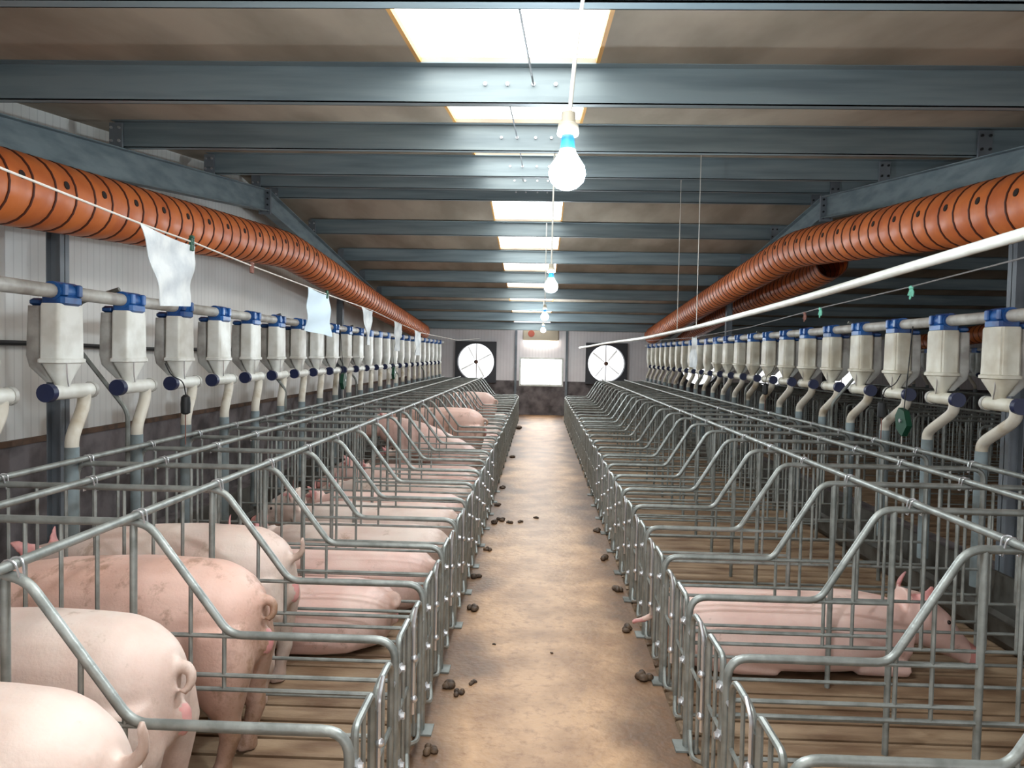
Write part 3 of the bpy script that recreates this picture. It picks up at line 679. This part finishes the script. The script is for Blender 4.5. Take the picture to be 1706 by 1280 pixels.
put_sow(ly_b, -1, .17, stallY(-1, 5), 'pink lying sow in the left row, second of the lying ones from the viewer', (.94, 1, 1.03))
put_sow(ly_c, -1, .15, stallY(-1, 6), 'pale lying sow in the left row, third of the lying ones from the viewer', (.94, 1, 1))
put_sow(recolor(ly_b, 'skin_pale'), -1, .14, stallY(-1, 7), 'lying sow with raised ears in the left row, fourth of the lying ones', (.95, 1, 1.1))
put_sow(ly_a, -1, .15, stallY(-1, 8), 'lying sow in the left row, fifth of the lying ones from the viewer', (.95, 1, 1.1))
put_sow(ly_c, -1, .13, stallY(-1, 9), 'lying sow in the left row, sixth of the lying ones from the viewer', (.95, 1, 1.05))
put_sow(ly_b, -1, .16, stallY(-1, 10), 'lying sow in the left row, seventh of the lying ones from the viewer', (.95, 1, 1.05))
put_sow(ly_a, -1, .15, stallY(-1, 11), 'lying sow in the left row, just nearer than the sitting sow', (.95, 1, 1))
put_sow(sit, -1, .24, stallY(-1, 12), 'sow sitting up on her haunches in the left row')
put_sow(ly_c, -1, .15, stallY(-1, 13), 'lying sow in the left row, just beyond the sitting sow', (.95, 1, 1))
put_sow(recolor(st, 'skin_dirty'), -1, .26, stallY(-1, 14), 'lone standing sow halfway down the left row, rump over the lying ones', (.96, 1, 1.08))
for k, i in enumerate((15, 16, 17, 18, 19, 20)):
    put_sow((ly_a, ly_c, ly_b, ly_c, ly_a, ly_b)[k], -1, .15, stallY(-1, i), 'distant lying sow between the two far standing sows of the left row', (.95, 1, 1), group='distant lying sows')
put_sow(recolor(st, 'skin_pink'), -1, .36, stallY(-1, 21), 'farthest standing sow near the end of the left row', (.92, 1, 1.08))
put_sow(ly_c, -1, .15, stallY(-1, 23), 'lying sow beyond the farthest standing sow of the left row', (.95, 1, 1))
put_sow(ly_r, 1, .03, 4.18, 'pink sow lying in the right row, her tail poking out into the aisle', (.94, 1.0, 1.03))

# ------------------------------------------------------------ dung on the aisle
rn = random.Random(3)
dspots = [(-.42, 3.72, .045), (-.36, 3.66, .03), (-.30, 3.78, .02), (-.41, 4.9, .05), (-.43, 5.6, .05), (-.40, 7.4, .06), (-.34, 7.55, .05), (-.26, 7.45, .035), (-.15, 7.5, .03), (.0, 7.7, .03), (-.42, 8.3, .05), (-.4, 6.4, .04), (-.43, 9.4, .05), (-.40, 12.2, .06), (-.41, 17.0, .1),
          (.58, 3.9, .05), (.57, 4.6, .045), (.58, 5.4, .05), (.56, 6.2, .05), (.59, 7.2, .05), (-.44, 2.7, .03), (-.42, 3.1, .035), (.1, 4.2, .012), (-.22, 4.3, .012)]
for k, (x, y, r) in enumerate(dspots):
    m = MB()
    for q in range(5): 
        a = rn.random()*6.28; d = rn.random()*r*.8; m.sphere((math.cos(a)*d, math.sin(a)*d*1.3, r*.22), (r*rn.uniform(.35, .6), r*rn.uniform(.4, .8), r*rn.uniform(.25, .5)), 8, 6)
    o = obj('dung_clump', m, 'dung', loc=(x, y, 0)); s_ = 'left' if x < -.3 else 'right' if x > .4 else 'middle'
    tag(o, {'left': 'dark dung clump on the aisle floor along the left gates', 'right': 'dark dung clump on the aisle floor along the right gates', 'middle': 'small dung crumb out in the middle of the aisle floor'}[s_], 'dung', 'dung clumps, %s of the aisle' % s_)

# ------------------------------------------------------------ bulbs
def bulb(x, y, z, label, cab):
    root = empty('hanging_light_bulb', (x, y, z)); tag(root, label, 'light bulb', 'bulbs over the aisle')
    n = []
    for i in range(1, 12):
        t = i/12; n.append((t, .046*math.sin(PI*min(1, t*1.02))**.8))
    m = MB(); rings = []
    for t, r_ in ((0.0, .008), (.06, .026), (.2, .042), (.4, .048), (.6, .044), (.8, .03), (.95, .021), (1, .02)):
        rings.append([(1.14*r_*math.cos(2*PI*k/16), 1.14*r_*math.sin(2*PI*k/16), -.062 + .118*t) for k in range(16)])
    m.loft(rings); obj('glass_globe', m, 'bulb', root)
    obj('bulb_neck', MB().tube([(0, 0, .053), (0, 0, .06), (0, 0, .10)], [.021, .022, .018], 12), 'blue', root)
    obj('lamp_holder', MB().tube([(0, 0, .098), (0, 0, .104), (0, 0, .13), (0, 0, .134), (0, 0, .165)], [.03, .033, .03, .022, .02], 14), 'ivory', root)
    obj('cable', MB().tube([Vector(c) - Vector((x, y, z)) for c in cab], .0065, 8), 'white_pvc', root)
bulb(.072, 2.3, 2.2, 'lit bulb on a white cable, nearest and largest over the aisle', [(.075, 2.3, 2.36), (.095, 2.38, 2.6), (.118, 2.55, 2.8), (.128, 2.62, 2.87)])
bulb(.083, 6.1, 2.2, 'lit bulb, second from the viewer over the aisle', [(.083, 6.1, 2.36), (.09, 6.1, ceil(6.1)-.02)])
bulb(.07, 11, 2.2, 'lit bulb, third from the viewer over the aisle', [(.07, 11, 2.36), (.07, 11, ceil(11)-.02)])
bulb(.08, 17, 2.2, 'lit bulb, farthest over the aisle in front of the beige box', [(.08, 17, 2.36), (.08, 17, ceil(17)-.02)])

# ------------------------------------------------------------ exhaust fans
def fan(x, z, label, rot):
    root = empty('exhaust_fan', (x, YEND, z)); tag(root, label, 'fan', 'exhaust fans in the far wall')
    m = MB(); n = 32; R, a = .50, .56
    def sq(t):
        c, s = math.cos(t), math.sin(t); k = a / max(abs(c), abs(s)); return c*k, s*k
    for y in (-.12,):
        inner = [(R*math.cos(2*PI*i/n), y, R*math.sin(2*PI*i/n)) for i in range(n)]; outer = [(*(lambda q: (q[0],))(sq(2*PI*i/n)), y, sq(2*PI*i/n)[1]) for i in range(n)]
        back_i = [(p[0], .2, p[2]) for p in inner]; back_o = [(p[0], .02, p[2]) for p in outer]
        m.loft([back_o, outer, inner, back_i], False)
    obj('housing', m, 'fan_dark', root, smooth=False)
    m = MB(); m.tube([(0, -.02, 0), (0, .08, 0)], .055, 16); m.sphere((0, -.02, 0), (.052, .035, .052), 12, 8); obj('hub', m, 'fan_hub', root)
    for k in range(4):
        t0 = rot + k*PI/2; b = MB(); rings = []
        for rr_, wd in ((.07, .03), (.2, .05), (.35, .06), (.46, .05)):
            rings.append([Vector((rr_*math.cos(t0) - math.sin(t0)*wd*u_*.35, .03 + wd*u_*1.0 + v_, rr_*math.sin(t0) + math.cos(t0)*wd*u_*.35)) for u_, v_ in ((-1, 0), (0, .006), (1, 0), (0, -.006))])
        b.loft(rings); obj('blade', b, 'fan_blade', root)
    obj('strut', MB().tube([(.0, .12, -.5), (.0, .12, .5)], .012, 6), 'fan_hub', root)
fan(*FANS[0], 'round exhaust fan in the far wall, left of the aisle', .5)
fan(*FANS[1], 'round exhaust fan in the far wall, just right of the aisle', .9)
fan(*FANS[2], 'round exhaust fan in the far wall, first one hidden among the right feeders', .3)
fan(*FANS[3], 'bright exhaust fan glimpsed between right feeders, second from the farthest right', .7)
fan(*FANS[4], 'bright exhaust fan glimpsed between the nearer right feeders, farthest right', .2)

# ------------------------------------------------------------ box and tube over the far window
r = empty('control_box', (.04, YEND-.12, 1.97)); tag(r, 'beige box with a red round patch mounted above the far window', 'box')
m = MB(); m.bbox((-.48, -.1, .06), (.48, .1, .36), .02); obj('casing', m, 'beige', r, smooth=False)
obj('red_disc', MB().tube([(-.26, -.115, .24), (-.26, -.1, .24)], .09, 16), 'red', r)
obj('tube_lamp', MB().tube([(-.47, -.04, .02), (.47, -.04, .02)], .03, 10), 'tube_light', r)
m = MB().tube([(4.6, 20.965, 2.24), (10.5, 20.965, 2.26)], .03, 8); tag(obj('cross_pipe', m, 'ivory'), 'pale horizontal pipe high on the far wall behind the right feeders', 'pipe')

# ------------------------------------------------------------ pipe on the right with its strings
pp = [(1.44, .9, 2.07), (1.48, 2.43, 2.05), (1.48, 3.14, 2.03), (1.48, 4.48, 1.99), (1.47, 7.34, 1.935), (1.42, 10.5, 1.90), (1.2, 13.8, 1.88), (.98, 15.6, 1.83), (.88, 16.8, 1.82)]
tag(obj('plastic_pipe', MB().tube(rnd(pp, .6, 4), .0205, 12), 'white_pvc'), 'long cream-white plastic pipe strung above the right row', 'pipe')
tag(obj('string', MB().tube([(1.48, 7.34, 1.95), (1.48, 7.34, ceil(7.34)-.0)], .0035, 5), 'cord'), 'thin string holding the white pipe, right of two', 'string', 'strings of the white pipe')
tag(obj('string', MB().tube([(1.47, 8.3, 1.94), (1.47, 8.3, ceil(8.3)-.0)], .0035, 5), 'cord'), 'thin string holding the white pipe, left of two', 'string', 'strings of the white pipe')

# ------------------------------------------------------------ clothes line on the left
cl = [(-1.6, .6, 2.33), (-1.6, 2.24, 2.17), (-1.6, 3.03, 2.142), (-1.6, 3.52, 2.135), (-1.6, 4.23, 2.11), (-1.6, 5.27, 2.085), (-1.6, 5.78, 2.07), (-1.6, 7.31, 2.04), (-1.6, 8.73, 1.975), (-1.6, 10.3, 1.915), (-1.6, 15, 1.9), (-1.6, 20.8, 2.05)]
tag(obj('clothes_line', MB().tube(cl, .0042, 6), 'cord'), 'pale cord strung above the left row with cloths hanging from it', 'cord')
def cloth(quad, label, matn='cloth', wave=.012, n=12, sag=.02, grp='cloths on the left line', x=-1.6):
    """quad in (y, z): top near, top far, bottom far, bottom near"""
    (ya, za), (yb, zb), (yc, zc), (yd, zd) = quad; m = MB(); vs = []; fs = []
    for th in (0, 1):
        for i in range(n+1):
            for j in range(n+1):
                u, v = i/n, j/n
                y = (ya*(1-u)+yb*u)*(1-v) + (yd*(1-u)+yc*u)*v; z = (za*(1-u)+zb*u)*(1-v) + (zd*(1-u)+zc*u)*v
                z -= sag*math.sin(PI*u)*(1-v)*.5; xx = wave*math.sin(u*9+v*3)*v + wave*.5*math.sin(v*11+u*4)
                vs.append((xx + .003*th, y-ya, z-za))
    N = (n+1)**2
    for i in range(n):
        for j in range(n):
            a = i*(n+1)+j; q = (a, a+1, a+n+2, a+n+1); fs.append(q); fs.append(tuple(N+k for k in reversed(q)))
    edge = [i*(n+1) for i in range(n+1)] + [n*(n+1)+j for j in range(1, n+1)] + [i*(n+1)+n for i in range(n-1, -1, -1)] + [j for j in range(n-1, 0, -1)]
    for k in range(len(edge)): a, b = edge[k], edge[(k+1) % len(edge)]; fs.append((a, b, b+N, a+N))
    m.add(vs, fs); o = obj('hanging_cloth', m, matn, loc=(x, ya, za)); tag(o, label, 'cloth', grp)
cloth([(3.03, 2.142), (3.53, 2.12), (3.48, 1.84), (3.2, 1.825)], 'large white cloth on the left line, nearest to the viewer')
cloth([(5.26, 2.085), (5.8, 2.065), (5.9, 1.755), (5.2, 1.785)], 'pale blue-white cloth on the left line, second from the viewer', 'blue_cloth')
cloth([(6.86, 2.05), (7.34, 2.035), (7.2, 1.71), (7.12, 1.71)], 'narrow pointed white cloth on the left line, third from the viewer')
cloth([(8.42, 1.99), (8.92, 1.97), (8.8, 1.66), (8.45, 1.66)], 'small white cloth on the left line, fourth from the viewer')
cloth([(9.8, 1.935), (10.36, 1.912), (10.3, 1.61), (9.9, 1.61)], 'small white cloth on the left line, fifth and farthest')
def peg(x, y, z, c, label, cat='clip', h=.05, grp='clips and ties on the lines', nm='line_clip'):
    m = MB(); m.bbox((-.008, -.016, -h*.6), (.008, -.004, h*.4), .003); m.bbox((-.008, .002, -h*.6), (.008, .014, h*.4), .003); m.tube([(-.011, 0, 0), (.011, 0, 0)], .008, 8); m.sphere((0, .003, h*.45), (.012, .018, .01), 8, 6)
    tag(obj(nm, m, c, loc=(x, y, z)), label, cat, grp)
peg(-1.6, 3.49, 2.13, 'green', 'dark green clip holding the far corner of the large white cloth', h=.06)
peg(-1.6, 5.74, 2.07, 'green', 'green clip on the corner of the pale blue-white cloth')
peg(-1.6, 4.23, 2.10, 'brown_tie', 'pinkish-brown knot tied on the left line between two cloths', 'knot', nm='cord_knot')
# ------------------------------------------------------------ cord on the right
clr = [(2.0, 1.0, 2.25), (2.0, 3.28, 2.09), (2.0, 4.24, 2.055), (2.0, 5.6, 2.02), (2.0, 7.39, 1.95), (2.0, 10.2, 1.91), (2.0, 20.8, 2.0)]
tag(obj('clothes_line', MB().tube(clr, .004, 6), 'grey_cord'), 'thin grey cord above the right row with green ribbons tied on', 'cord')
def ribbon(x, y, z, c, label):
    m = MB(); m.sphere((0, 0, 0), (.012, .018, .012), 8, 6)
    for q, (dy, dz) in enumerate(((-.02, -.05), (.012, -.062), (.03, -.04))): m.tube([(0, 0, 0), (.004, dy*.5, dz*.5), (0, dy, dz)], [.007, .009, .005], 5)
    tag(obj('ribbon_knot', m, c, loc=(x, y, z)), label, 'ribbon', 'ribbons on the right cord')
ribbon(2.0, 4.24, 2.05, 'mint', 'pale green ribbon knot on the right cord, nearer of the two green ones')
ribbon(2.0, 5.58, 2.015, 'mint', 'mint green ribbon knot on the right cord, farther of the two green ones')
ribbon(2.0, 5.9, 2.0, 'brown_tie', 'brownish knot on the right cord beside the farther mint ribbon')
cloth([(9.9, 1.93), (10.15, 1.92), (10.3, 1.53), (9.85, 1.5)], 'white rag hanging among the distant right feeders', grp='rag', x=2.0)

# ------------------------------------------------------------ weights, levers and the wall hose
def weight(x, y, z, c, label, zc=1.925):
    root = empty('pull_weight', (x, y, z)); tag(root, label, 'weight', 'hanging pull weights')
    obj('body', MB().tube([(0, 0, .07), (0, 0, .055), (0, 0, .01), (0, 0, -.05), (0, 0, -.06)], [.012, .028, .032, .03, .014], 12), c, root)
    obj('pull_cord', MB().tube(rnd([(0, 0, .07), (0, -.03, .16), (-.02 if x < 0 else .02, -.16, .20), (-.04 if x < 0 else .04, -.20, .28)], .05, 4), .004, 5), 'black', root)
    obj('tail_cord', MB().tube([(0, 0, -.06), (0, .0, -.26)], .004, 5), 'brown_tie', root)
weight(-2.33, 5.0, 1.27, 'black', 'black weight hanging below the third and fourth left feeders')
weight(2.6, 5.9, 1.28, 'black', 'black weight hanging between the nearer right feeders')
weight(2.6, 8.9, 1.30, 'black', 'black weight hanging among the mid-distance right feeders')
def lever(x, y, z, label, s=1):
    root = empty('pulley_bracket', (x, y, z)); tag(root, label, 'bracket', 'green pulley brackets')
    m = MB().loft([[(xx, yy*s, zz) for yy, zz in ((-.04, .07), (.04, .09), (.09, .03), (.07, -.06), (-.02, -.11), (-.09, -.03))] for xx in (-.02, .02)]); b = obj('bracket_plate', m, 'green', root, smooth=False)
    m = MB().tube([(-.03, 0, 0), (.03, 0, 0)], .014, 10); obj('axle', m, 'bolt', b)
    obj('pull_cord', MB().tube([(0, .02, -.06), (0, .02, -.24)], .004, 5), 'cord', root)
    obj('pull_cord', MB().tube([(0, 0, .06), (-.04 if x < 0 else .04, 0, 1.9-z)], .004, 5), 'black', root)
lever(-2.33, 9.1, 1.3, 'dark green pulley bracket among the left feeders, nearer of two')
lever(-2.33, 12.3, 1.32, 'dark green pulley bracket among the left feeders, farther of two')
lever(2.6, 5.55, 1.23, 'dark green pulley bracket beside the fourth right feeder')
hs = [(-3.6, 2.0, 1.68), (-3.6, 4.0, 1.65), (-3.6, 5.3, 1.665), (-3.6, 7.0, 1.63), (-3.6, 9, 1.64), (-3.6, 12, 1.62), (-3.6, 17, 1.62)]
tag(obj('wall_hose', MB().tube(rnd(hs, .5, 4), .018, 8), 'black'), 'black hose running along the left wall behind the feeders', 'hose')
